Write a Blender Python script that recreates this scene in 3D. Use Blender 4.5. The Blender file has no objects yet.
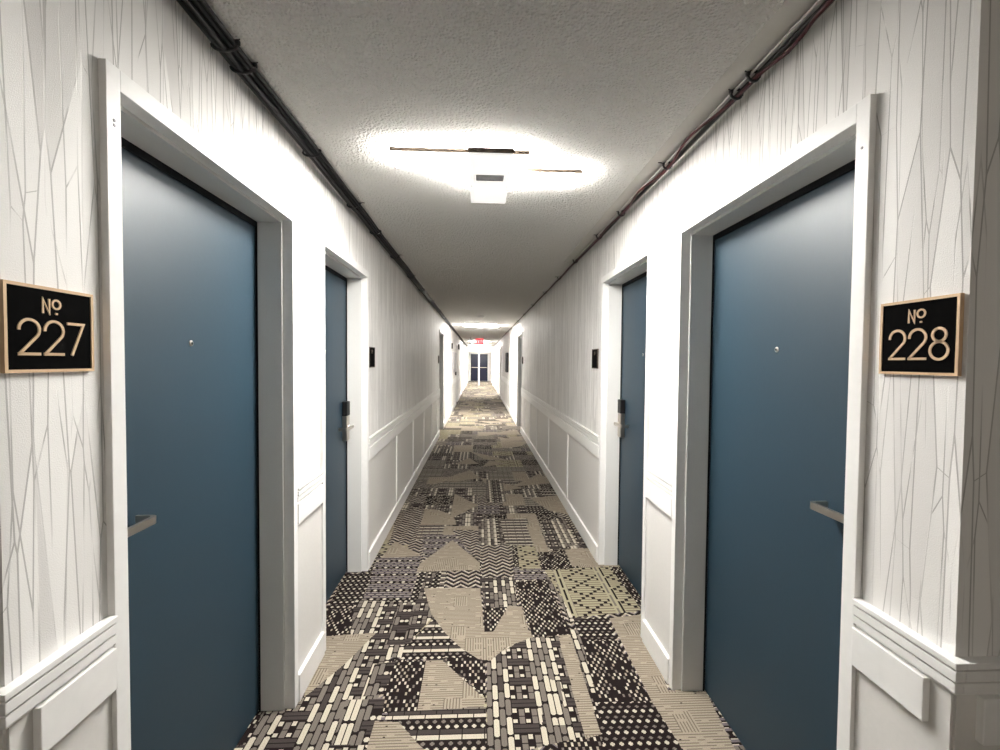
import bpy, bmesh, math, random
import numpy as np
from mathutils import Vector, Matrix
random.seed(7)
S = bpy.context.scene
COL = S.collection
# ---------------------------------------------------------------- measures (metres)
H_CAM = 1.4876
CEIL = 2.414
XL, XR = -.788, .903            # wallpaper faces of the corridor
CASE = .015                     # how far the door casings stand proud of the paper
Y0L, Y0R = .776, .795           # where the corridor walls start (outside corners)
Y1 = 34.0                       # end wall
LB = (-2.3, 2.4, -1.9)          # lobby: x0, x1, back y
# ---------------------------------------------------------------- materials
def srgb(r, g, b):
    f = lambda c: (c/255/12.92) if c/255 <= .04045 else ((c/255+.055)/1.055)**2.4
    return (f(r), f(g), f(b), 1)
def new_mat(name):
    m = bpy.data.materials.new(name); m.use_nodes = True
    nt = m.node_tree
    return m, nt, nt.nodes['Principled BSDF']
def N(nt, t, **k):
    n = nt.nodes.new(t)
    for a, b in k.items(): setattr(n, a, b)
    return n
def plain(name, col, rough=.5, metal=0, spec=.5, bump=0, bscale=200, bdist=.002):
    m, nt, p = new_mat(name)
    p.inputs['Roughness'].default_value = rough; p.inputs['Metallic'].default_value = metal
    p.inputs['Specular IOR Level'].default_value = spec
    tc = N(nt, 'ShaderNodeTexCoord'); nz = N(nt, 'ShaderNodeTexNoise')
    nz.inputs['Scale'].default_value = bscale; nz.inputs['Detail'].default_value = 3
    nt.links.new(tc.outputs['Object'], nz.inputs['Vector'])
    mr = N(nt, 'ShaderNodeMapRange'); mr.inputs[3].default_value = .96; mr.inputs[4].default_value = 1.04
    nt.links.new(nz.outputs['Fac'], mr.inputs[0])
    mx = N(nt, 'ShaderNodeVectorMath', operation='SCALE'); mx.inputs[0].default_value = col[:3]
    nt.links.new(mr.outputs[0], mx.inputs['Scale']); nt.links.new(mx.outputs[0], p.inputs['Base Color'])
    if bump:
        b = N(nt, 'ShaderNodeBump'); b.inputs['Strength'].default_value = bump; b.inputs['Distance'].default_value = bdist
        nt.links.new(nz.outputs['Fac'], b.inputs['Height']); nt.links.new(b.outputs[0], p.inputs['Normal'])
    return m
def emissive(name, col, strength, base=(.8, .8, .8, 1)):
    m, nt, p = new_mat(name)
    p.inputs['Base Color'].default_value = base
    p.inputs['Emission Color'].default_value = col; p.inputs['Emission Strength'].default_value = strength
    return m
def wallpaper():
    m, nt, p = new_mat('creased_wallpaper')
    L = nt.links.new
    p.inputs['Roughness'].default_value = .6; p.inputs['Specular IOR Level'].default_value = .3
    tc = N(nt, 'ShaderNodeTexCoord'); sx = N(nt, 'ShaderNodeSeparateXYZ'); L(tc.outputs['Object'], sx.inputs[0])
    ad = N(nt, 'ShaderNodeMath', operation='ADD'); L(sx.outputs[0], ad.inputs[0]); L(sx.outputs[1], ad.inputs[1])
    def shard(su, sz, off, w):
        def vec(du):
            cb = N(nt, 'ShaderNodeCombineXYZ')
            a = N(nt, 'ShaderNodeMath', operation='MULTIPLY_ADD'); a.inputs[1].default_value = su; a.inputs[2].default_value = off+du*su
            b = N(nt, 'ShaderNodeMath', operation='MULTIPLY_ADD'); b.inputs[1].default_value = sz; b.inputs[2].default_value = off*.37
            L(ad.outputs[0], a.inputs[0]); L(sx.outputs[2], b.inputs[0]); L(a.outputs[0], cb.inputs[0]); L(b.outputs[0], cb.inputs[1])
            return cb.outputs[0]
        def cell(v):
            c = N(nt, 'ShaderNodeTexVoronoi', voronoi_dimensions='2D', feature='F1'); c.inputs['Scale'].default_value = 1
            L(v, c.inputs['Vector']); return c
        v0 = vec(0); c0 = cell(v0); c1 = cell(vec(w))
        d = N(nt, 'ShaderNodeVectorMath', operation='DISTANCE'); L(c0.outputs['Position'], d.inputs[0]); L(c1.outputs['Position'], d.inputs[1])
        g = N(nt, 'ShaderNodeMath', operation='GREATER_THAN'); g.inputs[1].default_value = .001; L(d.outputs['Value'], g.inputs[0])
        return g.outputs[0], c0, v0
    l1, n1, v1 = shard(21, 1.5, 3.1, .0031)
    c1 = n1.outputs['Color']
    l2, n2, v2 = shard(30, 2.1, 11.7, .0027)
    # the second set of creases is broken up so that lines start and stop
    nz = N(nt, 'ShaderNodeTexNoise'); nz.inputs['Scale'].default_value = 1.1; L(v2, nz.inputs['Vector'])
    mk = N(nt, 'ShaderNodeMapRange'); mk.inputs[1].default_value = .42; mk.inputs[2].default_value = .56; L(nz.outputs['Fac'], mk.inputs[0])
    l2m = N(nt, 'ShaderNodeMath', operation='MULTIPLY'); L(l2, l2m.inputs[0]); L(mk.outputs[0], l2m.inputs[1])
    nz1 = N(nt, 'ShaderNodeTexNoise'); nz1.inputs['Scale'].default_value = .9; L(v1, nz1.inputs['Vector'])
    mk1 = N(nt, 'ShaderNodeMapRange'); mk1.inputs[1].default_value = .36; mk1.inputs[2].default_value = .48; L(nz1.outputs['Fac'], mk1.inputs[0])
    l1m = N(nt, 'ShaderNodeMath', operation='MULTIPLY'); L(l1, l1m.inputs[0]); L(mk1.outputs[0], l1m.inputs[1])
    mx = N(nt, 'ShaderNodeMath', operation='MAXIMUM'); L(l1m.outputs[0], mx.inputs[0]); L(l2m.outputs[0], mx.inputs[1])
    # paper shade differs a little from shard to shard
    sc = N(nt, 'ShaderNodeSeparateColor'); L(c1, sc.inputs[0])
    tone = N(nt, 'ShaderNodeMix', data_type='RGBA'); L(sc.outputs[0], tone.inputs['Factor'])
    tone.inputs['A'].default_value = (.77, .755, .738, 1); tone.inputs['B'].default_value = (.90, .89, .87, 1)
    fin = N(nt, 'ShaderNodeMix', data_type='RGBA')
    k = N(nt, 'ShaderNodeMath', operation='MULTIPLY'); k.inputs[1].default_value = .68; L(mx.outputs[0], k.inputs[0]); L(k.outputs[0], fin.inputs['Factor'])
    L(tone.outputs['Result'], fin.inputs['A']); fin.inputs['B'].default_value = (.36, .345, .33, 1)
    L(fin.outputs['Result'], p.inputs['Base Color'])
    wv = N(nt, 'ShaderNodeTexNoise'); wv.inputs['Scale'].default_value = 420; L(tc.outputs['Object'], wv.inputs['Vector'])
    h1 = N(nt, 'ShaderNodeMath', operation='MULTIPLY_ADD'); L(mx.outputs[0], h1.inputs[0]); h1.inputs[1].default_value = -1; L(sc.outputs[1], h1.inputs[2])
    h2 = N(nt, 'ShaderNodeMath', operation='MULTIPLY_ADD'); L(wv.outputs['Fac'], h2.inputs[0]); h2.inputs[1].default_value = .25; 
    # every shard is a slightly tilted facet, so its long edges catch the light on one side
    ps = N(nt, 'ShaderNodeVectorMath', operation='SUBTRACT'); L(v1, ps.inputs[0]); L(n1.outputs['Position'], ps.inputs[1])
    px = N(nt, 'ShaderNodeSeparateXYZ'); L(ps.outputs[0], px.inputs[0])
    tl = N(nt, 'ShaderNodeMapRange'); tl.inputs[3].default_value = -2.2; tl.inputs[4].default_value = 2.2; L(sc.outputs[2], tl.inputs[0])
    tm = N(nt, 'ShaderNodeMath', operation='MULTIPLY_ADD'); L(px.outputs[0], tm.inputs[0]); L(tl.outputs[0], tm.inputs[1]); L(h1.outputs[0], tm.inputs[2])
    L(tm.outputs[0], h2.inputs[2])
    bp = N(nt, 'ShaderNodeBump'); bp.inputs['Strength'].default_value = .75; bp.inputs['Distance'].default_value = .003
    L(h2.outputs[0], bp.inputs['Height']); L(bp.outputs[0], p.inputs['Normal'])
    return m
def popcorn():
    m, nt, p = new_mat('stippled_ceiling'); L = nt.links.new
    p.inputs['Roughness'].default_value = .95; p.inputs['Specular IOR Level'].default_value = .1
    tc = N(nt, 'ShaderNodeTexCoord')
    n1 = N(nt, 'ShaderNodeTexNoise'); n1.inputs['Scale'].default_value = 70; n1.inputs['Detail'].default_value = 4; n1.inputs['Roughness'].default_value = .6
    v = N(nt, 'ShaderNodeTexVoronoi'); v.inputs['Scale'].default_value = 95
    L(tc.outputs['Object'], n1.inputs['Vector']); L(tc.outputs['Object'], v.inputs['Vector'])
    a = N(nt, 'ShaderNodeMath', operation='SUBTRACT'); L(n1.outputs['Fac'], a.inputs[0])
    b = N(nt, 'ShaderNodeMath', operation='MULTIPLY'); b.inputs[1].default_value = .5; L(v.outputs['Distance'], b.inputs[0]); L(b.outputs[0], a.inputs[1])
    bp = N(nt, 'ShaderNodeBump'); bp.inputs['Strength'].default_value = 1; bp.inputs['Distance'].default_value = .026
    L(a.outputs[0], bp.inputs['Height']); L(bp.outputs[0], p.inputs['Normal'])
    p.inputs['Base Color'].default_value = (.72, .71, .68, 1)
    return m
def carpet_mat():
    m, nt, p = new_mat('patchwork_carpet'); L = nt.links.new
    p.inputs['Roughness'].default_value = 1; p.inputs['Specular IOR Level'].default_value = .05
    at = N(nt, 'ShaderNodeAttribute', attribute_name='yarn'); tc = N(nt, 'ShaderNodeTexCoord')
    nz = N(nt, 'ShaderNodeTexNoise'); nz.inputs['Scale'].default_value = 320; nz.inputs['Detail'].default_value = 2
    L(tc.outputs['Object'], nz.inputs['Vector'])
    mr = N(nt, 'ShaderNodeMapRange'); mr.inputs[1].default_value = .3; mr.inputs[2].default_value = .7; mr.inputs[3].default_value = .72; mr.inputs[4].default_value = 1.2
    L(nz.outputs['Fac'], mr.inputs[0])
    sc = N(nt, 'ShaderNodeVectorMath', operation='SCALE'); L(at.outputs['Color'], sc.inputs[0]); L(mr.outputs[0], sc.inputs['Scale'])
    L(sc.outputs[0], p.inputs['Base Color'])
    bp = N(nt, 'ShaderNodeBump'); bp.inputs['Strength'].default_value = .5; bp.inputs['Distance'].default_value = .003
    L(nz.outputs['Fac'], bp.inputs['Height']); L(bp.outputs[0], p.inputs['Normal'])
    return m
M = dict(
    paper=wallpaper(), ceil=popcorn(), carpet=carpet_mat(),
    plaster=plain('smooth_plaster', (.52, .51, .48), .9, spec=.1, bump=.15, bscale=60),
    trim=plain('white_trim_paint', (.86, .855, .84), .42, bump=.05, bscale=40),
    panel=plain('wainscot_paint', (.73, .715, .69), .5, bump=.08, bscale=90),
    steel=plain('grey_white_steel_paint', (.70, .70, .685), .38),
    door=plain('blue_door_paint', (.012, .033, .052), .48, spec=.55, bump=.03, bscale=60, bdist=.004),
    gasket=plain('black_rubber_and_shade', (.006, .006, .008), .8, spec=.2),
    nickel=plain('satin_nickel', (.50, .46, .41), .30, metal=1),
    black=plain('black_plastic', (.005, .005, .0055), .5, spec=.3),
    sign=plain('black_sign_face', (.003, .003, .003), .9, spec=.02),
    gold=plain('brushed_gold', (.60, .42, .26), .55, metal=.15, bump=.1, bscale=500),
    cable=plain('black_cable_sheath', (.0035, .0032, .0035), .55, spec=.2),
    cable_red=plain('dark_red_cable_sheath', (.045, .007, .010), .5, spec=.2),
    cable_glint=plain('pale_cable_highlight', (.48, .44, .43), .35),  # pale strand: a highlight on the black cable, put in as colour
    bronze=plain('brown_bronze_metal', (.10, .075, .055), .45, metal=.6),
    lamp=emissive('lit_acrylic', (1, .965, .915, 1), 165), lampside=emissive('lit_acrylic_rim', (1, .965, .915, 1), 16),
    lampfar=emissive('bright_lit_acrylic', (1, .965, .915, 1), 340), lampfarside=emissive('bright_lit_acrylic_rim', (1, .965, .915, 1), 300),
    lampdim=emissive('lit_inner_acrylic', (1, .97, .93, 1), .56),
    lobby_fill=emissive('lit_fill_dome', (1, .92, .82, 1), 22.0),
    grey=plain('grey_driver_plate', (.30, .30, .31), .5),
    exit=emissive('lit_red_exit_face', (1, .05, .07, 1), 1.1, (.5, .02, .03, 1)),
    exitw=emissive('lit_exit_letters', (1, .35, .35, 1), 1.2),
    mauve=plain('mauve_shade_tint', (.42, .40, .42), .5),  # mauve cast of shade mixed into the panel colour
    navy=plain('dark_navy_glass', (.012, .016, .04), .12),
    white=plain('white_plastic', (.75, .74, .72), .4),
)
# ---------------------------------------------------------------- mesh helpers
def box(bm, x0, x1, y0, y1, z0, z1, bev=0):
    if x0 > x1: x0, x1 = x1, x0
    if y0 > y1: y0, y1 = y1, y0
    vs = [bm.verts.new(c) for c in ((x0,y0,z0),(x1,y0,z0),(x1,y1,z0),(x0,y1,z0),(x0,y0,z1),(x1,y0,z1),(x1,y1,z1),(x0,y1,z1))]
    fs = [bm.faces.new([vs[i] for i in f]) for f in ((3,2,1,0),(4,5,6,7),(0,1,5,4),(1,2,6,5),(2,3,7,6),(3,0,4,7))]
    if bev:
        es = list({e for f in fs for e in f.edges})
        bmesh.ops.bevel(bm, geom=es, offset=bev, segments=2, affect='EDGES', profile=.6)
def prism(bm, pts, axis, a, b):
    """extrude a 2D outline: axis 'y' takes (x,z), 'x' takes (y,z), 'z' takes (x,y)"""
    def P(p, t): return {'y': (p[0], t, p[1]), 'x': (t, p[0], p[1]), 'z': (p[0], p[1], t)}[axis]
    A = [bm.verts.new(P(p, a)) for p in pts]; B = [bm.verts.new(P(p, b)) for p in pts]
    n = len(pts)
    bm.faces.new(A); bm.faces.new(B[::-1])
    for i in range(n): bm.faces.new((A[i], B[i], B[(i+1) % n], A[(i+1) % n]))
    bmesh.ops.recalc_face_normals(bm, faces=bm.faces[:])
def tube(bm, pts, r, seg=8, cap=True):
    pts = [Vector(p) for p in pts]; rings = []
    for i, p in enumerate(pts):
        t = (pts[min(i+1, len(pts)-1)] - pts[max(i-1, 0)]).normalized()
        up = Vector((0, 0, 1)) if abs(t.z) < .9 else Vector((1, 0, 0))
        a = t.cross(up).normalized(); b = a.cross(t)
        rings.append([bm.verts.new(p + r*(a*math.cos(k*2*math.pi/seg) + b*math.sin(k*2*math.pi/seg))) for k in range(seg)])
    for A, B in zip(rings, rings[1:]):
        for k in range(seg): bm.faces.new((A[k], A[(k+1) % seg], B[(k+1) % seg], B[k])).smooth = True
    if cap: bm.faces.new(rings[0]); bm.faces.new(rings[-1][::-1])
def lathe(bm, prof, c, axis='z', seg=24):
    """prof: (radius, height) pairs; closed at both ends"""
    rings = []
    for r, h in prof:
        ring = []
        for k in range(seg):
            a = k*2*math.pi/seg; u, v = r*math.cos(a), r*math.sin(a)
            ring.append(bm.verts.new({'z': (c[0]+u, c[1]+v, c[2]+h), 'x': (c[0]+h, c[1]+u, c[2]+v), 'y': (c[0]+u, c[1]+h, c[2]+v)}[axis]))
        rings.append(ring)
    for A, B in zip(rings, rings[1:]):
        for k in range(seg): bm.faces.new((A[k], A[(k+1) % seg], B[(k+1) % seg], B[k])).smooth = True
    bm.faces.new(rings[0]); bm.faces.new(rings[-1])
    bmesh.ops.recalc_face_normals(bm, faces=bm.faces[:])
def obj(name, bm, mat, parent=None, mats=None):
    me = bpy.data.meshes.new(name); bm.to_mesh(me); bm.free()
    me.materials.append(M[mat])
    for k in mats or (): me.materials.append(M[k])
    o = bpy.data.objects.new(name, me); COL.objects.link(o)
    if parent:
        o.parent = parent
        q = parent; off = Vector((0, 0, 0))
        while q: off += q.location; q = q.parent
        me.transform(Matrix.Translation(-off))          # shapes are written in room coordinates
    return o
def tag(o, label, cat, kind=None, group=None):
    o['label'] = label; o['category'] = cat
    if kind: o['kind'] = kind
    if group: o['group'] = group
    return o
def empty(name, loc, label, cat, kind=None, group=None):
    o = bpy.data.objects.new(name, None); COL.objects.link(o); o.location = loc; o.empty_display_size = .1
    return tag(o, label, cat, kind, group)
def BM(): return bmesh.new()
# ---------------------------------------------------------------- room shell
def X(s, d):                    # d metres into the wall on side s (-1 left, 1 right); negative stands proud
    return XL - d if s < 0 else XR + d
DOORS = [   # side, opening y0, y1, latch at the near end, label
    (-1, 1.024, 1.920, True,  'matt blue door with a peephole and lever, next to the 227 sign'),
    (-1, 2.313, 3.180, False, 'second blue door along the wall with the 227 sign, tall keycard lock at its far edge'),
    (1, 1.045, 1.970, True,  'matt blue door with a peephole and lever, next to the 228 sign'),
    (1, 2.370, 3.235, False, 'second blue door along the wall with the 228 sign, tall keycard lock at its far edge'),
    (-1, 9.00, 9.90, True,   'recessed white door frame midway down the left wall, third from the 227 sign'),
    (1, 9.45, 10.35, True,   'recessed white door frame midway down the right wall, third from the 228 sign'),
    (-1, 15.6, 16.5, True,   'distant narrow dark doorway on the left wall just past the mauve grey panel'),
    (1, 18.2, 19.1, True,    'distant narrow dark doorway on the right wall just past the dark wall box'),
    (-1, 21.2, 22.1, True,   'very distant bright door frame on the left wall past the red exit sign'),
    (1, 22.6, 23.5, True,    'very distant bright door frame on the right wall past the red exit sign'),
]
CW, HEAD, HTOP, LEAF = .038, 2.060, 2.105, .131
def wall(name, s, y0, label):
    bm = BM(); y = y0
    for (ss, a, b, _, _) in sorted(d for d in DOORS if d[0] == s):
        box(bm, X(s, 0), X(s, .28), y, a-CW, 0, CEIL+.1)
        box(bm, X(s, 0), X(s, .28), a-CW, b+CW, HTOP, CEIL+.1)
        y = b+CW
    box(bm, X(s, 0), X(s, .28), y, Y1+.2, 0, CEIL+.1)
    tag(obj(name, bm, 'paper'), label, 'wall', 'structure')
wall('wall_left', -1, Y0L, 'white creased wallpaper wall of the corridor on the 227 side')
wall('wall_right', 1, Y0R, 'white creased wallpaper wall of the corridor on the 228 side')
for nm, x0, x1, y0, y1, lb in (
    ('wall_front_left', LB[0], XL-.28, Y0L, Y0L+.2, 'dim wall turning away from the corner beside the 227 sign'),
    ('wall_front_right', XR+.28, LB[1], Y0R, Y0R+.2, 'dim grey brown wall turning away from the corner beside the 228 sign'),
    ('wall_lobby_left', LB[0]-.2, LB[0], LB[2], Y0L+.2, 'side wall of the lobby before the corridor, on the 227 side'),
    ('wall_lobby_right', LB[1], LB[1]+.2, LB[2], Y0R+.2, 'side wall of the lobby before the corridor, on the 228 side'),
    ('wall_back', LB[0]-.2, LB[1]+.2, LB[2]-.2, LB[2], 'wall at the back of the lobby before the corridor')):
    bm = BM(); box(bm, x0, x1, y0, y1, 0, CEIL+.1); tag(obj(nm, bm, 'paper'), lb, 'wall', 'structure')
bm = BM(); box(bm, XL, XR, Y1, Y1+.2, 0, CEIL+.1)
tag(obj('wall_end', bm, 'paper'), 'small white wall closing the far end of the corridor', 'wall', 'structure')
# ceiling: stippled coat, and a smooth margin where the coat stops short of the right wall
bm = BM()
STRIP = 4.2
box(bm, LB[0], LB[1], LB[2], Y0L, CEIL, CEIL+.08)
box(bm, XL, XR, Y0L, Y1, CEIL, CEIL+.08)
nplain = len(bm.faces)
box(bm, LB[0], LB[1], LB[2], Y0L, CEIL-.005, CEIL-.0005)
box(bm, XL, XR-.132, Y0L, STRIP, CEIL-.005, CEIL-.0005)
box(bm, XL, XR, STRIP, Y1, CEIL-.005, CEIL-.0005)
bm.faces.ensure_lookup_table()
for f in bm.faces[nplain:]: f.material_index = 1
tag(obj('ceiling', bm, 'plaster', mats=['ceil']), 'low off-white stippled ceiling over the whole corridor', 'ceiling', 'structure')

# ---------------------------------------------------------------- wainscot
CAP = ((.926, .938, .022), (.9215, .926, .013), (.9015, .9215, .020), (.897, .9015, .011), (.878, .897, .017), (.870, .878, .010))
ntrim = [0]
def wainscot(P, a0, a1, battens, wrap0, label, stop=0):
    """P maps (along, out, z) spans to a box; wrap0: carry the cap round the outside corner at a0"""
    ntrim[0] += 1
    P0 = P(a0, a0, 0, 0, 0, 0)
    t = empty('trim_%d' % ntrim[0], (P0[0], P0[2], 0), label, 'wainscot', 'structure')
    bm = BM()
    for z0, z1, o in CAP:
        box(bm, *P(a0 - (o if wrap0 else 0), a1, 0, o, z0, z1), bev=.0016)
    obj('chair_rail', bm, 'trim', t)
    bm = BM(); box(bm, *P(a0, a1, 0, .005, .0, .872)); obj('panel', bm, 'panel', t)
    bm = BM(); box(bm, *P(a0+stop, a1, 0, .019, .779, .868), bev=.002); obj('top_board', bm, 'trim', t)
    bm = BM(); box(bm, *P(a0 - (.021 if wrap0 else 0), a1, 0, .021, 0, .118), bev=.003); obj('baseboard', bm, 'trim', t)
    for b in battens:
        bm = BM(); box(bm, *P(b-.025, b+.025, 0, .014, .117, .780), bev=.0015); obj('batten', bm, 'trim', t)
def side(s):
    return lambda a0, a1, o0, o1, z0, z1: (X(s, -o0), X(s, -o1), a0, a1, z0, z1)
def front(y, s, xc):            # along counts away from the corridor corner at xc
    return lambda a0, a1, o0, o1, z0, z1: (xc + s*a0, xc + s*a1, y-o0, y-o1, z0, z1)
def spread(a, b, first=None, step=1.05):
    out = []; v = first if first else a + .55
    while v < b-.2: out.append(v); v += step
    return out
for s, y0, word in ((-1, Y0L, 'all-black'), (1, Y0R, 'red and black')):
    segs = []; y = y0
    for d in sorted(d for d in DOORS if d[0] == s):
        segs.append((y, d[1]-CW)); y = d[2]+CW
    segs.append((y, 27.40)); segs.append((27.60, Y1))
    names = ['white wainscot nearest the camera under the %s cables, topped by a stepped rail', 'narrow white wainscot between the two blue doors under the %s cables',
             'long white wainscot past the second blue door under the %s cables', 'distant wainscot past the third doorway under the %s cables',
             'far wainscot beyond the fourth doorway under the %s cables', 'far wainscot just before the white cross frame under the %s cables',
             'farthest wainscot beyond the white cross frame under the %s cables']
    for k, (a, b) in enumerate(segs):
        bt = [] if k < 2 else ([4.345, 5.43, 6.50, 7.50, 8.45] if s < 0 else [4.47, 5.70, 6.88, 7.80, 8.7]) if k == 2 else spread(a, b)
        wainscot(side(s), a, b, bt, k == 0, names[k] % word, stop=.040 if k == 0 else 0)
wainscot(front(Y0L, -1, XL), 0, 1.5, [.8], False, 'wainscot on the dim wall round the corner beside the 227 sign', stop=.045)
wainscot(front(Y0R, 1, XR), 0, 1.48, [.75], False, 'wainscot on the dim wall round the corner beside the 228 sign', stop=.040)

# ---------------------------------------------------------------- doors
def make_lock(s, yc, dirn, zc, parent):
    """keycard lock: tall plate, black reader, lever pointing along dirn with a return to the door"""
    bm = BM(); box(bm, X(s, LEAF), X(s, LEAF-.032), yc-.033, yc+.033, zc-.095, zc+.075, bev=.004)
    lk = obj('lock', bm, 'nickel', parent)
    bm = BM(); box(bm, X(s, LEAF), X(s, LEAF-.035), yc-.034, yc+.034, zc+.075, zc+.172, bev=.005); obj('card_reader', bm, 'black', lk)
    bm = BM(); lathe(bm, [(.014, 0), (.014, .012), (.010, .014), (.010, .040), (.0085, .044)], (X(s, LEAF-.024), yc, zc), 'x', 16)
    if s > 0:
        bm.free(); bm = BM(); lathe(bm, [(.014, 0), (.014, -.012), (.010, -.014), (.010, -.040), (.0085, -.044)], (X(s, LEAF-.024), yc, zc), 'x', 16)
    obj('spindle', bm, 'nickel', lk)
    # lever: flat bar bent once, drawn in plan (y, depth) and given its height
    L = .150; e = dirn
    d0, d1 = LEAF-.056, LEAF-.066
    outer = [(-.012, d1), (L-.012, d1), (L-.004, d1+.003), (L, d1+.011), (L, LEAF-.012)]
    inner = [(L-.009, LEAF-.012), (L-.009, d0+.006), (L-.016, d0), (-.012, d0)]
    bm = BM(); pts = [(X(s, d), yc + e*u) for u, d in outer+inner]
    prism(bm, pts, 'z', zc-.010, zc+.010)
    obj('lever', bm, 'nickel', lk)
    return lk
def make_door(k, spec):
    s, a, b, near, label = spec
    t = empty('door_%d' % k, (X(s, 0), (a+b)/2, 0), label, 'door', 'structure')
    bm = BM()
    for y0, y1 in ((a-CW, a), (b, b+CW)): box(bm, X(s, -CASE), X(s, .027), y0, y1, 0, HTOP, bev=.0015)
    box(bm, X(s, -CASE), X(s, .027), a, b, HEAD, HTOP, bev=.0015)
    c = obj('casing', bm, 'trim', t)
    bm = BM(); st = .010
    box(bm, X(s, .027), X(s, .20), a-CW, a+st, 0, HTOP, bev=.001); box(bm, X(s, .027), X(s, .20), b-st, b+CW, 0, HTOP, bev=.001)
    box(bm, X(s, .027), X(s, .20), a+st, b-st, HEAD-st, HTOP, bev=.001)
    obj('door_frame', bm, 'steel', t)
    bm = BM()
    for y0, y1 in ((a+st, a+st+.003), (b-st-.003, b-st)): box(bm, X(s, .123), X(s, .1305), y0, y1, 0, HEAD-st)
    box(bm, X(s, .123), X(s, .1305), a+st+.003, b-st-.003, HEAD-st-.022, HEAD-st)
    obj('weatherstrip', bm, 'gasket', t)  # rubber strip whose black also stands in for shade round the leaf
    bm = BM(); box(bm, X(s, LEAF), X(s, LEAF+.045), a+st+.002, b-st-.002, .006, HEAD-st-.003, bev=.001)
    leaf = obj('door_leaf', bm, 'door', t)
    yc = (a+b)/2 + (.015 if k in (1, 3) else 0); zc = 1.537
    bm = BM(); g = -1 if s > 0 else 1
    lathe(bm, [(.0095, 0), (.0095, g*.002), (.0065, g*.004)], (X(s, LEAF), yc, zc), 'x', 20)
    pe = obj('peephole', bm, 'nickel', t)
    bm = BM(); lathe(bm, [(.0045, g*.0035), (.0045, g*.0046), (.002, g*.0052)], (X(s, LEAF), yc, zc), 'x', 16); obj('lens', bm, 'black', pe)
    zl = 1.060 if s < 0 else 1.076
    if near: make_lock(s, a+st+(.052 if s < 0 else .064), 1, zl, t)
    else: make_lock(s, b-st-.060, -1, zl-.025, t)
    if k in (1, 3):             # painted-over screw heads on the near casing
        for z in ((1.989, 1.979) if s < 0 else (1.992,)):
            bm = BM(); lathe(bm, [(.0034, 0), (.0034, g*.0012), (.0012, g*.0008)], (X(s, -CASE), a-.019, z), 'x', 12); obj('screw', bm, 'grey', t)
    return t
for k, d in enumerate(DOORS, 1): make_door(k, d)

# white cross frame with a slim centre post, and the dark double door behind it
t = empty('door_11', (0, 27.5, 0), 'white frame across the far corridor with a slim centre post', 'door', 'structure')
bm = BM(); box(bm, XL, XL+.07, 27.40, 27.60, 0, 2.06); box(bm, XR-.07, XR, 27.40, 27.60, 0, 2.06); box(bm, XL, XR, 27.40, 27.60, 2.06, CEIL-.006)
obj('frame', bm, 'trim', t)
bm = BM(); box(bm, -.045, .045, 27.45, 27.55, 0, 2.06, bev=.004); obj('centre_post', bm, 'trim', t)
t = empty('door_12', (0, Y1, 0), 'dark navy double door closing the far end of the corridor', 'door', 'structure')
bm = BM(); box(bm, -.70, -.62, Y1-.05, Y1, 0, 2.12); box(bm, .66, .74, Y1-.05, Y1, 0, 2.12); box(bm, -.70, .74, Y1-.05, Y1, 2.04, 2.12); obj('frame', bm, 'trim', t)
for x0, x1 in ((-.615, .015), (.025, .655)):
    bm = BM(); box(bm, x0, x1, Y1-.04, Y1, .01, 2.035, bev=.003); lf = obj('door_leaf', bm, 'navy', t)
    bm = BM(); box(bm, x0+.05, x1-.05, Y1-.075, Y1-.055, 1.00, 1.04, bev=.004); box(bm, x0+.06, x0+.09, Y1-.06, Y1-.04, 1.0, 1.04); box(bm, x1-.09, x1-.06, Y1-.06, Y1-.04, 1.0, 1.04)
    obj('push_bar', bm, 'nickel', lf)

# ---------------------------------------------------------------- room signs
def ribbon(bm, pts, w, put, t, closed=False):
    """flat stroke of width w along pts (sign plane), raised t"""
    P = [Vector(p) for p in pts]; n = len(P); Lf, Rt = [], []
    for i in range(n):
        a = P[i-1] if (i or closed) else None; c = P[(i+1) % n] if (i < n-1 or closed) else None
        d1 = (P[i]-a).normalized() if a is not None else None; d2 = (c-P[i]).normalized() if c is not None else None
        if d1 is None: d1 = d2
        if d2 is None: d2 = d1
        tt = (d1+d2); tt = tt.normalized() if tt.length > 1e-6 else d1
        nn = Vector((-tt.y, tt.x)); k = min(1/max(.45, nn.dot(Vector((-d1.y, d1.x)))), 2.0)
        Lf.append(P[i]+nn*w/2*k); Rt.append(P[i]-nn*w/2*k)
    vs = [[bm.verts.new(put(q.x, q.y, h)) for q in side_] for h in (0, t) for side_ in (Lf, Rt)]
    for i in range(n if closed else n-1):
        j = (i+1) % n
        bm.faces.new((vs[2][i], vs[2][j], vs[3][j], vs[3][i])); bm.faces.new((vs[0][i], vs[0][j], vs[2][j], vs[2][i])); bm.faces.new((vs[1][i], vs[3][i], vs[3][j], vs[1][j]))
    if not closed:
        for i in (0, n-1): bm.faces.new((vs[0][i], vs[2][i], vs[3][i], vs[1][i]))
def arc(cx, cy, rx, ry, a0, a1, n=26):
    return [(cx+rx*math.cos(math.radians(a0+(a1-a0)*i/n)), cy+ry*math.sin(math.radians(a0+(a1-a0)*i/n))) for i in range(n+1)]
GLYPH = {   # strokes in a box of height 1, and the advance
    '2': ([(arc(.30, .715, .275, .275, 185, -38) + [(.03, .03)], False), ([(-.005, .03), (.60, .03)], False)], .70),
    '7': ([([(.0, .965), (.53, .965), (.14, .0)], False)], .62),
    '8': ([(arc(.29, .775, .205, .205, 0, 360)[:-1], True), (arc(.29, .285, .275, .275, 0, 360)[:-1], True)], .62),
    'N': ([([(.0, .0), (.0, .98), (.46, .02), (.46, 1.0)], False)], .60),
}
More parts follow.
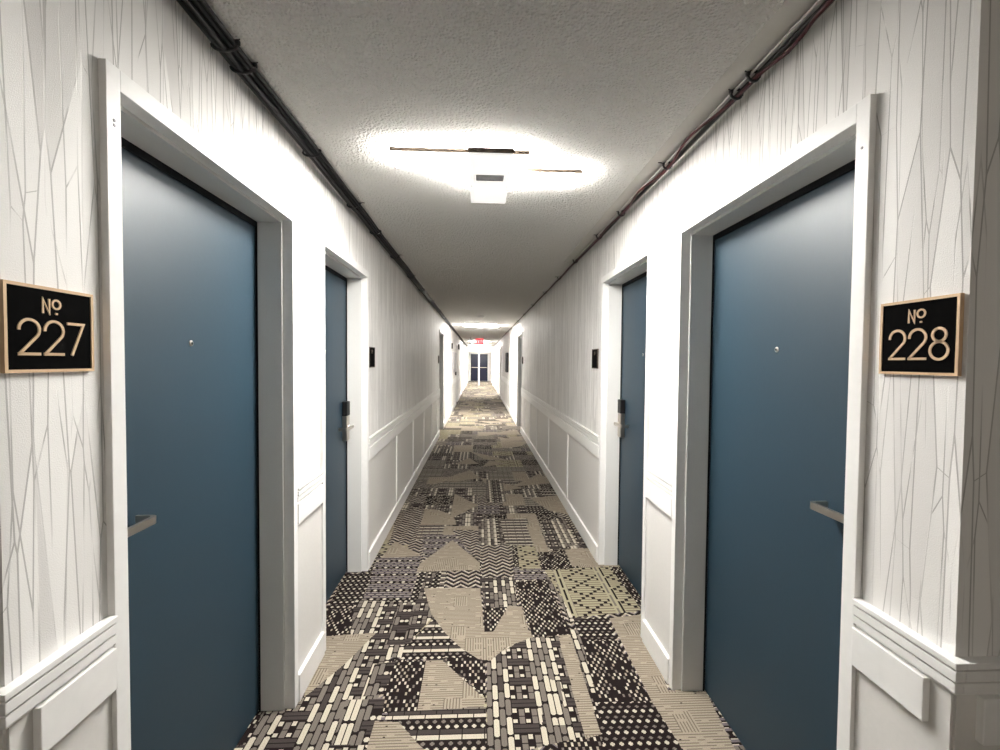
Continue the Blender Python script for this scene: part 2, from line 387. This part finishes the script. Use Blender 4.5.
def make_sign(s, y0, y1, z0, z1, number, label):
    t = empty('room_sign', (X(s, 0), (y0+y1)/2, z0), label, 'sign', group=None)
    w, h = y1-y0, z1-z0
    def put(u, v, d): return (X(s, -d), (y0+u) if s < 0 else (y1-u), z0+v)
    def pb(u0, u1, v0, v1, d0, d1, bm, bev=0):
        p, q = put(u0, v0, d0), put(u1, v1, d1); box(bm, p[0], q[0], p[1], q[1], p[2], q[2], bev)
    bm = BM(); pb(.003, w-.003, .003, h-.003, 0.0005, .0065, bm); obj('plate', bm, 'sign', t)
    bm = BM(); e = .0055
    pb(0, w, 0, e, .0005, .0085, bm); pb(0, w, h-e, h, .0005, .0085, bm); pb(0, e, e, h-e, .0005, .0085, bm); pb(w-e, w, e, h-e, .0005, .0085, bm)
    obj('border', bm, 'gold' if number else 'bronze', t)
    bm = BM(); base = .0065
    P = lambda u, v, d: put(u, v, base+d)
    # N with a small raised o and a dot beneath it
    hN = .172*h; xN = .395*w; zN = .69*h
    for pts, cl in GLYPH['N'][0]: ribbon(bm, [(xN+hN*px*1.0, zN+hN*py) for px, py in pts], .0036, P, .0016, cl)
    ribbon(bm, [(xN+hN*.98+hN*.30*math.cos(q*math.pi/10), zN+hN*.67+hN*.30*math.sin(q*math.pi/10)) for q in range(20)], .0034, P, .0016, True)
    ribbon(bm, [(xN+hN*.90, zN+hN*.03), (xN+hN*1.06, zN+hN*.03)], .0034, P, .0016)
    hd = .405*h; tot = sum(GLYPH[c][1] for c in number) - .06
    sx = .745*w/tot; x = .135*w; zd = .20*h
    for c in number:
        for pts, cl in GLYPH[c][0]: ribbon(bm, [(x+sx*px, zd+hd*py) for px, py in pts], .0050, P, .0016, cl)
        x += sx*GLYPH[c][1]
    obj('lettering', bm, 'gold' if number else 'bronze', t)
    return t
make_sign(-1, .7800, .953, 1.461, 1.615, '227', 'black room sign with gold border, its number ending in seven')
make_sign(1, .803, .970, 1.4675, 1.6225, '228', 'black room sign with gold border, its number ending in eight')
make_sign(-1, 3.262, 3.43, 1.435, 1.585, '', 'small dark room sign past the second blue door, under the all-black cables')
make_sign(1, 3.375, 3.545, 1.440, 1.590, '', 'small dark room sign past the second blue door, under the red and black cables')
make_sign(-1, 8.72, 8.90, 1.44, 1.59, '', 'tiny dark room sign just before the third doorway under the all-black cables')
make_sign(1, 9.18, 9.36, 1.44, 1.59, '', 'tiny dark room sign just before the third doorway under the red and black cables')

# ---------------------------------------------------------------- ceiling lights
def make_light(y, label):
    t = empty('ceiling_light', (0, y, CEIL-.006), label, 'ceiling light', group='ceiling lights down the corridor')
    near = y < 5
    def slab(name, x0, x1, ya, yb, z0, z1, mat, rim):
        bm = BM(); box(bm, x0+.004, x1-.004, ya+.004, yb-.004, z0, z1)
        for f in bm.faces:
            f.normal_update()
            if abs(f.normal.z) < .5: f.material_index = 1
        p = obj(name, bm, mat, t, [rim])
        bm = BM(); box(bm, x0, x1, ya-.004, ya+.003, z0+.006, z1+.006); obj('metal_edge', bm, 'bronze', p)
        return p
    la, ri = ('lamp', 'lampside') if near else ('lampfar', 'lampfarside')
    slab('light_panel', -.385, .212, y-.205, y-.050, CEIL-.046, CEIL-.030, la, ri)
    slab('light_panel', -.130, .480, y-.033, y+.135, CEIL-.046, CEIL-.030, la, ri)
    c = slab('light_box', -.052, .138, y-.290, y+.285, CEIL-.080, CEIL-.062, 'lampdim', 'lampdim')
    bm = BM(); box(bm, -.020, .108, y-.085, y-.020, CEIL-.083, CEIL-.0802, bev=.001); obj('driver_plate', bm, 'grey', c)
    bm = BM(); box(bm, -.10, .13, y-.12, y+.02, CEIL-.030, CEIL-.0052); box(bm, -.02, .10, y-.12, y+.02, CEIL-.062, CEIL-.030)
    obj('mounting_plate', bm, 'white', t)
    return t
for y, lb in ((2.16, 'nearest bright ceiling light of crossed glowing slabs, between the blue doors'),
              (11.5, 'second bright ceiling light, just past the round smoke detector'),
              (20.85, 'third bright ceiling light, just behind the red exit sign'),
              (25.4, 'fourth bright ceiling light, just before the white cross frame'),
              (30.4, 'farthest bright ceiling light, in front of the dark double door')):
    make_light(y, lb)
t = empty('fill_dome', (.05, -1.0, CEIL-.006), 'small opal dome, an added unseen light in the lobby before the corridor', 'ceiling light')  # dome added behind the camera to brighten the lobby walls
bm = BM(); lathe(bm, [(.15, 0), (.15, -.03), (.14, -.034)], (.05, -1.0, CEIL-.006), 'z', 32); obj('base', bm, 'white', t)
bm = BM(); lathe(bm, [(.135, -.034), (.13, -.06), (.10, -.085), (.05, -.098), (.005, -.10)], (.05, -1.0, CEIL-.006), 'z', 32); obj('dome', bm, 'lobby_fill', t)

# ---------------------------------------------------------------- exit sign, detector, wall boxes
YE = 17.6
t = empty('exit_sign', (.015, YE, CEIL-.005), 'glowing red exit sign hanging from the ceiling far down the corridor', 'exit sign')
bm = BM(); box(bm, -.14, .17, YE-.02, YE+.02, 2.135, 2.365, bev=.006); obj('lit_face', bm, 'exit', t)
bm = BM(); box(bm, -.045, .075, YE-.03, YE+.03, 2.365, CEIL-.0052, bev=.003); obj('canopy', bm, 'white', t)
bm = BM(); P = lambda u, v, d: (-.113+u*.95, YE-.0203-d, 2.19+v)
for x, segs in ((0, [[(.045, 0), (0, 0), (0, .12), (.045, .12)], [(0, .06), (.04, .06)]]), (.07, [[(0, 0), (.055, .12)], [(.055, 0), (0, .12)]]),
                (.155, [[(.01, 0), (.01, .12)]]), (.195, [[(0, .12), (.06, .12)], [(.03, 0), (.03, .12)]])):
    for g in segs: ribbon(bm, [(x+a, b) for a, b in g], .018, P, .002)
obj('lettering', bm, 'exitw', t)
t = empty('emergency_bracket', (-.30, YE, CEIL-.005), 'small black bracket hanging beside the red exit sign', 'bracket')
bm = BM(); box(bm, -.335, -.305, YE-.015, YE+.015, 2.20, CEIL-.0052, bev=.002); obj('stem', bm, 'black', t)
bm = BM(); box(bm, -.335, -.143, YE-.02, YE+.02, 2.17, 2.20, bev=.003); obj('arm', bm, 'black', t)
t = empty('smoke_detector', (.03, 9.2, CEIL-.005), 'round white smoke detector on the ceiling before the second light', 'smoke detector')
bm = BM(); lathe(bm, [(.066, 0), (.066, -.012), (.058, -.02)], (.03, 9.2, CEIL-.0052), 'z', 28); obj('base', bm, 'white', t)
bm = BM(); lathe(bm, [(.05, -.02), (.052, -.036), (.035, -.046), (.01, -.048)], (.03, 9.2, CEIL-.0052), 'z', 28); obj('sensing_head', bm, 'white', t)
def wall_box(name, s, y0, y1, z0, z1, out, mat, label, cat, inner=None):
    t = empty(name, (X(s, 0), (y0+y1)/2, z0), label, cat)
    bm = BM(); box(bm, X(s, -.0005), X(s, -out), y0, y1, z0, z1, bev=.004); obj('body', bm, mat, t)
    if inner:
        bm = BM(); box(bm, X(s, -out), X(s, -out-.004), y0+.03, y1-.03, z0+.03, z1-.03, bev=.002); obj('front_panel', bm, inner, t)
wall_box('wall_panel', -1, 13.55, 15.2, 1.16, 1.76, .03, 'mauve', 'flat panel tinted mauve grey for shade on the distant left wall before a dark doorway', 'wall panel', 'mauve')
wall_box('wall_box', 1, 13.75, 14.35, 1.155, 1.76, .065, 'black', 'dark shallow box hanging on the distant right wall', 'wall box', 'black')
wall_box('blade_sign', -1, 13.0, 13.05, 1.84, 2.0, .035, 'black', 'small black blade sticking out high on the left wall above the mauve grey panel', 'wall sign')
wall_box('blade_sign', -1, 16.95, 17.0, 1.92, 2.12, .06, 'black', 'small black blade sticking out high on the left wall past the distant dark doorway', 'wall sign')
wall_box('outlet_box', -1, 14.9, 15.05, 1.02, 1.14, .05, 'black', 'small black box on the left wall below the mauve grey panel', 'wall box')

# ---------------------------------------------------------------- cables under the ceiling, and their ties
def cable(name, s, off, drop, r, mat, label, group, wob, kinks=()):
    rnd = random.Random(group); ph = rnd.random()*6; ph2 = rnd.random()*6; pts = []; y = -1.85
    while y < 33.9:
        w = 0 if y < .6 else 1
        dx = w*wob*(math.sin(y*3.1+ph)*.6 + math.sin(y*7.3+ph2)*.4); dz = w*wob*.5*(math.sin(y*4.7+ph2)-1)
        for (ky, kl, kx, kz) in kinks:
            q = max(0, 1-abs(y-ky)/kl); q = q*q*(3-2*q); dx += kx*q; dz += kz*q
        # offsets count from the corridor wall, positive into the corridor
        xx = X(s, -(max(off+dx, r+.002))); zz = CEIL-.0055-r-max(0, drop-dz)
        pts.append((xx, y, zz)); y += .06 if y < 6 else .16 if y < 14 else .4
    bm = BM(); tube(bm, pts, r, 7)
    tag(obj(name, bm, mat), label, 'cable', group=group)
GL, GR = 'cables along the ceiling on the 227 side', 'cables along the ceiling on the 228 side'
cable('cable', -1, 0.0270, .002, .0085, 'cable', 'thick black cable nearest the wall in the all-black bundle', GL, .004)
cable('cable', -1, 0.0455, .001, .0085, 'cable', 'black cable second from the wall in the all-black bundle', GL, .004)
cable('cable', -1, 0.0635, .001, .0080, 'cable', 'black cable third from the wall in the all-black bundle', GL, .004)
cable('cable', -1, 0.0795, .001, .0065, 'cable', 'thin black cable farthest from the wall in the all-black bundle', GL, .004)
cable('cable', -1, 0.0545, .020, .0070, 'cable', 'black cable hanging lowest in the all-black bundle', GL, .004)
cable('cable', 1, .056, .002, .0045, 'cable_glint', 'pale strand painted in as the highlight along the black cable, beside the dark red one', GR, .004)
cable('cable', 1, .036, .003, .0090, 'cable', 'black cable running between the wall and the dark red cable', GR, .004)
cable('cable', 1, .046, .019, .0055, 'cable_red', 'dark red cable twisting under the ceiling beside a pale highlight strand', GR, .004, ((1.26, .14, -.012, -.008), (1.78, .26, .032, 0), (2.35, .25, .026, 0), (3.0, .3, .02, -.004)))
def tie(s, y, off0, off1, drop, label, tail, group):
    bm = BM(); n = 20; ring0, ring1 = [], []
    cx, rx, rz = (off0+off1)/2, (off1-off0)/2, drop/2
    pts = []
    for k in range(n+1):
        a = 2*math.pi*k/n; pts.append((X(s, -(cx+rx*math.cos(a))), y, CEIL-.006-rz+rz*math.sin(a)))
    tube(bm, pts, .0048, 6)
    x1 = X(s, -off1); sg = 1 if s < 0 else -1
    box(bm, x1-.0045, x1+.0045, y-.006, y+.006, CEIL-.022, CEIL-.010, bev=.001)
    t = obj('cable_tie', bm, 'black'); tag(t, label, 'cable tie', group=group)
    bm = BM(); tube(bm, [(x1, y, CEIL-.014), (x1+sg*tail*.5, y-.004, CEIL-.011), (x1+sg*tail, y-.012, CEIL-.015)], .0022, 5); obj('tail', bm, 'black', t)
TL = [(1.36, .01), (1.46, .012), (2.03, .004), (2.69, .03), (3.24, .004), (3.98, .032), (4.9, .02), (5.8, .012), (6.9, .02), (8.2, .015), (9.6, .015)]
TR = [(1.41, .016), (1.505, .014), (2.06, .03), (2.73, .015), (3.24, .025), (4.04, .015), (4.85, .03), (5.9, .015), (7.2, .02), (8.6, .015), (10.0, .015)]
ORD = 'first second third fourth fifth sixth seventh eighth ninth tenth eleventh'.split()
for (y, tl), o in zip(TL, ORD): tie(-1, y, .016, .089, .034, 'black cable tie, %s one along the all-black cable bundle' % o, tl, 'cable ties on the all-black bundle')
for (y, tl), o in zip(TR, ORD): tie(1, y, .026, .064, .031, 'black cable tie, %s one along the red and black cable bundle' % o, tl, 'cable ties on the red and grey bundle')
# ---------------------------------------------------------------- patchwork carpet: every yarn loop a face with its own colour
PATCHES = [
 ('L',[(-0.73,3.17),(-0.41,3.17),(-0.42,2.79),(-0.71,2.77)]),
 ('L',[(-0.76,3.39),(-0.43,3.44),(-0.42,3.17),(-0.74,3.15)]),
 ('L',[(-0.47,3.84),(0.02,3.83),(0.02,3.43),(-0.41,3.4)]),
 ('L',[(0.26,3.23),(0.49,3.23),(0.47,3.02),(0.25,3.02)]),
 ('D',[(-0.89,2.67),(-0.92,3.14),(-0.73,3.15),(-0.71,2.73)]),
 ('M',[(-0.25,2.58),(-0.17,2.44),(-0.03,2.27),(0.05,2.23),(-0.38,2.22),(-0.38,2.31)]),
 ('D',[(0.53,1.91),(0.78,1.9),(0.8,1.61),(0.48,1.62)]),
 ('M',[(-0.38,1.85),(0.04,1.87),(0.05,1.64),(-0.16,1.65)]),
 ('S',[(-0.17,2.23),(0.04,2.24),(0.04,1.95)]),
 ('D',[(0.55,2.55),(0.76,2.56),(0.75,2.34),(0.56,2.35)]),
 ('Z',[(-0.22,3.18),(0.02,3.21),(0.02,2.92),(-0.22,2.93)]),
 ('Z',[(0.02,3.62),(0.28,3.65),(0.25,3.06),(0.03,3.07)]),
 ('Z',[(-0.23,3.95),(0.01,3.94),(0.02,3.31),(-0.06,3.48)]),
 ('Z',[(-0.78,4.49),(-0.53,4.55),(-0.51,3.63),(-0.72,3.63)]),
 ('H',[(0.21,4.19),(0.47,4.24),(0.47,3.6),(0.23,3.61)]),
 ('H',[(-0.37,1.89),(0.04,1.9),(0.04,1.84),(-0.38,1.84)]),
 ('S',[(-0.8,2.39),(-0.89,2.67),(-0.71,2.73),(-0.69,2.44)]),
 ('S',[(0.25,3.0),(0.47,3.02),(0.52,2.4),(0.3,2.38)]),
 ('S',[(0.56,2.35),(0.75,2.34),(0.77,1.9),(0.53,1.91)]),
 ('S',[(-0.42,2.22),(-0.25,2.21),(-0.25,1.89),(-0.41,1.88)]),
 ('S',[(0.04,2.68),(0.19,2.69),(0.09,2.44),(0.04,2.44)]),
 ('S',[(0.95,3.21),(1.05,3.19),(1.03,2.74),(0.97,2.62)]),
 ('S',[(0.45,3.49),(0.7,3.52),(0.69,3.21),(0.45,3.16)]),
 ('V',[(-0.88,1.67),(-0.9,1.91),(-0.77,1.97),(-0.64,2.23),(-0.76,2.79),(-0.38,2.76),(-0.38,2.24),(-0.43,2.24),(-0.43,1.75),(-0.43,1.66)]),
 ('V',[(-0.38,2.74),(-0.35,3.22),(-0.27,3.22),(-0.33,2.9),(-0.25,2.61),(-0.38,2.3)]),
 ('V',[(0.05,2.19),(0.12,2.26),(0.27,2.38),(0.46,2.39),(0.46,1.74),(0.04,1.64)]),
 ('V',[(0.48,3.13),(0.54,3.16),(0.61,2.54),(0.53,2.52)]),
 ('V',[(0.03,3.07),(0.24,3.06),(0.25,2.69),(0.04,2.68)]),
 ('V',[(0.0,4.19),(0.21,4.24),(0.21,3.61),(0.01,3.62)]),
 ('V',[(0.57,4.13),(0.84,4.25),(0.87,3.63),(0.56,3.48)]),
 ('V',[(0.1,5.62),(0.3,5.62),(0.3,4.73),(0.09,4.73)]),
 ('V',[(-0.26,4.99),(0.0,4.98),(0.0,4.42),(-0.27,4.42)]),
 ('N',[(-0.48,2.73),(-0.37,2.73),(-0.38,2.34),(-0.47,2.34)]),
 ('N',[(-0.56,1.73),(-0.57,1.96),(-0.4,1.96),(-0.39,1.72)]),
 ('N',[(0.3,2.06),(0.39,2.05),(0.37,1.79),(0.27,1.79)]),
 ('N',[(-0.51,2.19),(-0.4,2.21),(-0.41,1.99),(-0.51,1.98)]),
 ('K',[(0.48,3.16),(0.96,3.21),(0.99,2.62),(0.56,2.56)]),
 ('K',[(0.32,3.59),(0.47,3.6),(0.46,3.19),(0.3,3.17)]),
 ('B',[(-0.35,2.93),(0.02,2.92),(0.04,2.44),(0.09,2.44),(0.19,2.7),(0.27,2.69),(0.29,2.38),(0.15,2.3),(0.07,2.2),(0.01,2.21),(-0.08,2.3),(-0.17,2.43),(-0.27,2.63)]),
 ('B',[(-0.21,3.72),(0.02,3.29),(0.02,3.18),(-0.43,3.16),(-0.42,3.3)]),
 ('B',[(-0.68,3.71),(-0.42,3.42),(-0.73,3.39)]),
 ('B',[(-0.81,2.43),(-0.55,2.45),(-0.64,2.21),(-0.76,1.98),(-0.8,2.16)]),
 ('B',[(0.44,2.39),(0.51,2.4),(0.5,1.74),(0.43,1.72)]),
 ('B',[(0.77,2.55),(0.97,2.58),(0.87,1.97),(1.04,1.96),(0.99,1.6),(0.8,1.61),(0.77,1.9)]),
 ('B',[(-0.25,2.21),(-0.17,2.21),(0.04,1.94),(0.03,1.9),(-0.25,1.89)]),
 ('B',[(-0.42,1.84),(-0.32,1.83),(-0.16,1.65),(-0.42,1.66)]),
 ('B',[(0.57,4.86),(0.92,4.97),(0.94,4.28),(0.7,4.46)]),
 ('B',[(0.44,4.05),(0.56,4.13),(0.56,3.47),(0.46,3.47)]),
 ('B',[(0.69,3.5),(0.83,3.54),(0.85,3.25),(0.69,3.21)]),
 ('B',[(-0.26,5.03),(0.0,4.63),(-0.26,4.22)]),
 ('B',[(-0.48,5.62),(-0.11,6.14),(0.02,5.72),(-0.28,5.53)]),
 ('B',[(-0.47,4.43),(-0.27,4.33),(-0.28,4.14),(-0.48,4.18)]),
]
Q = .0045
CX0, CY0, NX, NY = -.954, .765, 446, 7388
PAL = np.array([srgb(*c)[:3] for c in ((32,26,26), (110,103,96), (184,176,160), (150,140,125), (105,96,85), (154,147,123), (106,99,103), (64,58,56))])
DK, GY, CR, BE, DB, KH, LV, DG = range(8)
def hsh(*a):
    h = np.uint32(374761393)
    for v in a: h = (h ^ (np.asarray(v).astype(np.int64) & 0xffffffff).astype(np.uint32)) * np.uint32(2654435761); h = h ^ (h >> np.uint32(15))
    return (h & np.uint32(0xffff)).astype(np.float32)/65535.
def rnd_rect(r, p, W, L):       # stroke with rounded ends
    on = (r < W) & (p < L)
    return on & ~(((r == 0) | (r == W-1)) & ((p == 0) | (p == L-1)))
def pV(I, J, k):
    I = I + 17*(k % 5); J = J + 11*(k % 7)
    c = I//6; r = I % 6; cc = c % 9; L = 20 + 2*(k % 3); ph = J + (c % 2)*(L//2) + (hsh(c, k)*4).astype(int); p = ph % L
    on = rnd_rect(r, p, 5, L-2); hk = hsh(c, ph//L, k+1); out = np.where((cc < 5) & on, np.where((cc % 2 == 0) & (hk > .22), CR, np.where(hk > .9, DG, GY)), DK)
    q = J % 30; u = I % 54 - 30; w = cc >= 5
    bar = w & ((q < 4) | ((q >= 25) & (q < 29))) & (u < 23); out = np.where(bar, DG, out)
    d1 = w & ((cc == 5) | (cc == 7)) & (r < 4) & (((q-6) % 30 < 4) | ((q-18) % 30 < 5))
    out = np.where(d1, CR, out); d2 = w & ((cc == 6) | (cc == 8)) & (r < 5) & ((q-5) % 30 < 18) & ((q-5) % 9 < 8); return np.where(d2, GY, out)
def pN(I, J, k):
    i = I % 48; j = J % 60; out = np.full(I.shape, DK)
    m = np.minimum(i, 47-i); c = m//6; r = I % 6
    st = rnd_rect(r, (J+c*13) % 30, 5, 27); out = np.where((c < 2) & st, np.where(c == 0, CR, GY), out)
    bar = ((J % 6) < 5) & (c >= 2); out = np.where(bar, DG, out)
    s2 = rnd_rect(r, j % 30, 5, 18) & (c == 2); out = np.where((c == 2) & (j % 30 < 20), np.where(s2, GY, DK), out)
    dot = rnd_rect(r, j % 12, 5, 5) & (c == 3) & (j % 30 < 12); out = np.where((c == 3) & (j % 30 < 14), np.where(dot, CR, DK), out)
    return out
def pD(I, J, k):
    rr = J//6; out = np.full(I.shape, DK); o = (rr % 2)*4
    a = rnd_rect((I) % 8, J % 6, 4, 4) & (rr % 2 == 0); b = rnd_rect((I+4) % 8, J % 6, 4, 3) & (rr % 2 == 1)
    out = np.where(a, CR, out); return np.where(b, GY, out)
def pH(I, J, k):
    rr = J//5; on = (J % 5 < 4) & ((I + rr*5) % 15 < 14)
    return np.where(on, np.where(rr % 3 == 0, CR, np.where(rr % 3 == 1, DG, GY)), DK)
def pS(I, J, k):
    a = I//3; b = J//5; v = (np.abs(a % 10 - 5) + np.abs(b % 12 - 6)) % 4; h = hsh(a, b, k)
    on = (I % 3 < 2) & (J % 5 < 4)
    col = np.where(v == 0, np.where(h > .2, CR, DK), np.where((v == 2) & (h > .35), np.where(h > .7, GY, BE), DK))
    return np.where(on, col, DK)
def pZ(I, J, k):
    t = (J + np.abs(I % 22 - 11)) % 12
    return np.where(t < 6, DK, np.where((t < 8), LV, np.where((I//5 + J//5) % 3 == 0, CR, BE)))
def pB(I, J, k):
    blk = hsh(I//18, J//24, k+3)
    ln = np.where(blk < .22, (I % 3 == 0), (J % 3 == 0)) & (hsh(I//7 + 3*(J//3), J//3, k) < .90)
    spk = ((I % 10) < 2) & (J % 3 == 1) & (hsh(I//10, J//3, k+2) < .05)
    return np.where(spk, DK, np.where(ln, DB, BE))
def pK(I, J, k):
    i = I % 66; out = np.where(J % 6 >= 4, DB, KH)
    st = (i < 14); out = np.where(st, np.where((I % 7 < 3) & ((J + (I//7 % 2)*17) % 34 < 29), np.where(I % 14 < 7, DK, GY), KH), out)
    a = (i-14)//7; b = J//6; d = ((a + b) % 6 == 0) | ((a - b) % 6 == 0)
    return np.where(~st & d & ((i-14) % 7 < 5) & (J % 6 < 5), DK, out)
def pL(I, J, k):
    r = J % 6; rr = J//6
    out = np.where(r < 3, LV, np.where(r == 3, CR, DK)); out = np.where((r == 3) & ((I + rr*7) % 11 < 3), DK, out)
    dots = (rr % 4 == 3); return np.where(dots, np.where(rnd_rect(I % 9, r, 5, 5), np.where((I//9) % 2 == 0, GY, CR), DK), out)
def pM(I, J, k):
    q = J % 24; r = q % 6; b = q//6
    line = (r < 5) & (I % 20 < 19); dot = rnd_rect((I + 4*(b % 2)) % 8, r, 4, 4)
    return np.where(b == 0, np.where(line, CR, DK), np.where(b == 1, np.where(line, DG, DK), np.where(dot, np.where(b == 2, CR, GY), DK)))
PF = dict(M=pM, V=pV, N=pN, D=pD, H=pH, S=pS, Z=pZ, B=pB, K=pK, L=pL)
def inside(px, py, poly):
    r = np.zeros(px.shape, bool); n = len(poly)
    for i in range(n):
        (x0, y0), (x1, y1) = poly[i], poly[(i+1) % n]
        if y0 == y1: continue
        r ^= ((y0 > py) != (y1 > py)) & (px < (x1-x0)*(py-y0)/(y1-y0)+x0)
    return r
G = np.full((NY, NX), DK, np.int8)
def paint(kind, poly, k):
    xs = [p[0] for p in poly]; ys = [p[1] for p in poly]
    i0, i1 = max(0, int((min(xs)-CX0)/Q)), min(NX, int((max(xs)-CX0)/Q)+1); j0, j1 = max(0, int((min(ys)-CY0)/Q)), min(NY, int((max(ys)-CY0)/Q)+1)
    if i1 <= i0 or j1 <= j0: return
    I, J = np.meshgrid(np.arange(i0, i1), np.arange(j0, j1))
    m = inside(CX0+(I+.5)*Q, CY0+(J+.5)*Q, poly); v = PF[kind](I, J, k)
    G[j0:j1, i0:i1] = np.where(m, v, G[j0:j1, i0:i1])
cr = random.Random(21)
# woven patches all the way down, then the large plain shapes over them
def split(x0, x1, y0, y1, d=0):
    w, h = x1-x0, y1-y0
    if (w < .42 and h < .5) or (d > 2 and cr.random() < .18 and w < .6 and h < .7):
        paint(cr.choice('VVVNDMHSSZZLKB'), [(x0, y0), (x1, y0), (x1, y1), (x0, y1)], cr.randrange(99)); return
    f = cr.uniform(.35, .65)
    if w*1.15 > h: split(x0, x0+w*f, y0, y1, d+1); split(x0+w*f, x1, y0, y1, d+1)
    else: split(x0, x1, y0, y0+h*f, d+1); split(x0, x1, y0+h*f, y1, d+1)
y = CY0
while y < Y1: split(CX0, CX0+NX*Q, y, min(y+1.2, Y1)); y += 1.2
y = 3.6
while y < Y1:
    for _ in range(2):
        cx, cy, r = cr.uniform(-.8, .9), y+cr.uniform(0, 1), cr.uniform(.25, .5); a0 = cr.choice((0, 90, 180, 270))
        if cr.random() < .5: poly = [(cx, cy)] + arc(cx, cy, r, r*1.3, a0, a0+90, 12)
        else: poly = [(cx, cy), (cx+cr.uniform(-.6, .6), cy+cr.uniform(.3, .8)), (cx+cr.uniform(.2, .6), cy+cr.uniform(-.1, .3))]
        paint('B', poly, cr.randrange(99))
    y += .95
for k, (kind, poly) in enumerate(PATCHES): paint(kind, poly, k)
rgb = PAL[G]
def zone(x0, y0, step, arr):
    ny, nx = arr.shape[:2]
    xs = x0+np.arange(nx+1)*step; ys = y0+np.arange(ny+1)*step
    vx, vy = np.meshgrid(xs, ys); v = np.stack([vx, vy, np.zeros_like(vx)], -1).reshape(-1, 3)
    i, j = np.meshgrid(np.arange(nx), np.arange(ny)); a = (j*(nx+1)+i).reshape(-1)
    return v, np.stack([a, a+1, a+nx+2, a+nx+1], -1), arr.reshape(-1, 3)
def avg(arr, n):
    h, w = arr.shape[0]//n*n, arr.shape[1]//n*n
    return arr[:h, :w].reshape(h//n, n, w//n, n, 3).mean((1, 3))
jA = 144; jB = jA+432; jC = jB+1072          # y 1.41, 3.36, 8.18
zs = [zone(CX0, CY0, 2*Q, avg(rgb[:jA], 2)), zone(CX0, CY0+jA*Q, Q, rgb[jA:jB]), zone(CX0, CY0+jB*Q, 2*Q, avg(rgb[jB:jC], 2)), zone(CX0, CY0+jC*Q, 8*Q, avg(rgb[jC:], 8))]
# lobby floor in front of the corridor: the same weave, coarser
src = avg(rgb, 8); nyl, nxl = int((CY0-LB[2])/.036)+1, int((LB[1]-LB[0])/.036)+1
jj, ii = np.meshgrid(np.arange(nyl), np.arange(nxl), indexing='ij')
zs.append(zone(LB[0], CY0-nyl*.036, .036, src[jj+120+(ii//src.shape[1])*90, ii % src.shape[1]]))
V, F, Cc, n = [], [], [], 0
for v, f, c in zs: V.append(v); F.append(f+n); Cc.append(c); n += len(v)
V, F, Cc = np.concatenate(V), np.concatenate(F), np.concatenate(Cc)
me = bpy.data.meshes.new('floor'); me.vertices.add(len(V)); me.vertices.foreach_set('co', V.astype(np.float32).ravel())
me.loops.add(len(F)*4); me.loops.foreach_set('vertex_index', F.astype(np.int32).ravel())
me.polygons.add(len(F)); me.polygons.foreach_set('loop_start', np.arange(0, len(F)*4, 4, dtype=np.int32)); me.polygons.foreach_set('loop_total', np.full(len(F), 4, np.int32))
me.update(calc_edges=True)
at = me.attributes.new('yarn', 'FLOAT_COLOR', 'FACE')
at.data.foreach_set('color', np.concatenate([Cc, np.ones((len(Cc), 1))], 1).astype(np.float32).ravel())
me.materials.append(M['carpet'])
fl = bpy.data.objects.new('floor', me); COL.objects.link(fl)
tag(fl, 'patchwork woven carpet in cream, grey and dark brown along the corridor', 'carpet', 'structure')
# ---------------------------------------------------------------- camera and view
cam = bpy.data.cameras.new('camera'); co = bpy.data.objects.new('camera', cam); COL.objects.link(co); S.camera = co
cam.sensor_width = 36; cam.lens = 451.17*36/1000; cam.clip_start = .02; cam.clip_end = 200
pt, yw, rl = (math.radians(v) for v in (1.7208, 2.68462, .49406))
f = Vector((math.sin(yw)*math.cos(pt), math.cos(yw)*math.cos(pt), -math.sin(pt))); r0 = Vector((math.cos(yw), -math.sin(yw), 0)); u0 = r0.cross(f)
rt = r0*math.cos(rl)+u0*math.sin(rl); up = -r0*math.sin(rl)+u0*math.cos(rl)
co.matrix_world = Matrix(((rt.x, up.x, -f.x, 0), (rt.y, up.y, -f.y, 0), (rt.z, up.z, -f.z, H_CAM), (0, 0, 0, 1)))
w = bpy.data.worlds.new('world'); S.world = w; w.use_nodes = True
w.node_tree.nodes['Background'].inputs[0].default_value = (1, .95, .88, 1); w.node_tree.nodes['Background'].inputs[1].default_value = .05
S.view_settings.view_transform = 'Standard'; S.view_settings.look = 'None'; S.view_settings.gamma = 1; S.view_settings.use_curve_mapping = False
S.view_settings.exposure = .48
S.cycles.max_bounces = 10; S.cycles.diffuse_bounces = 8; S.cycles.use_denoising = True
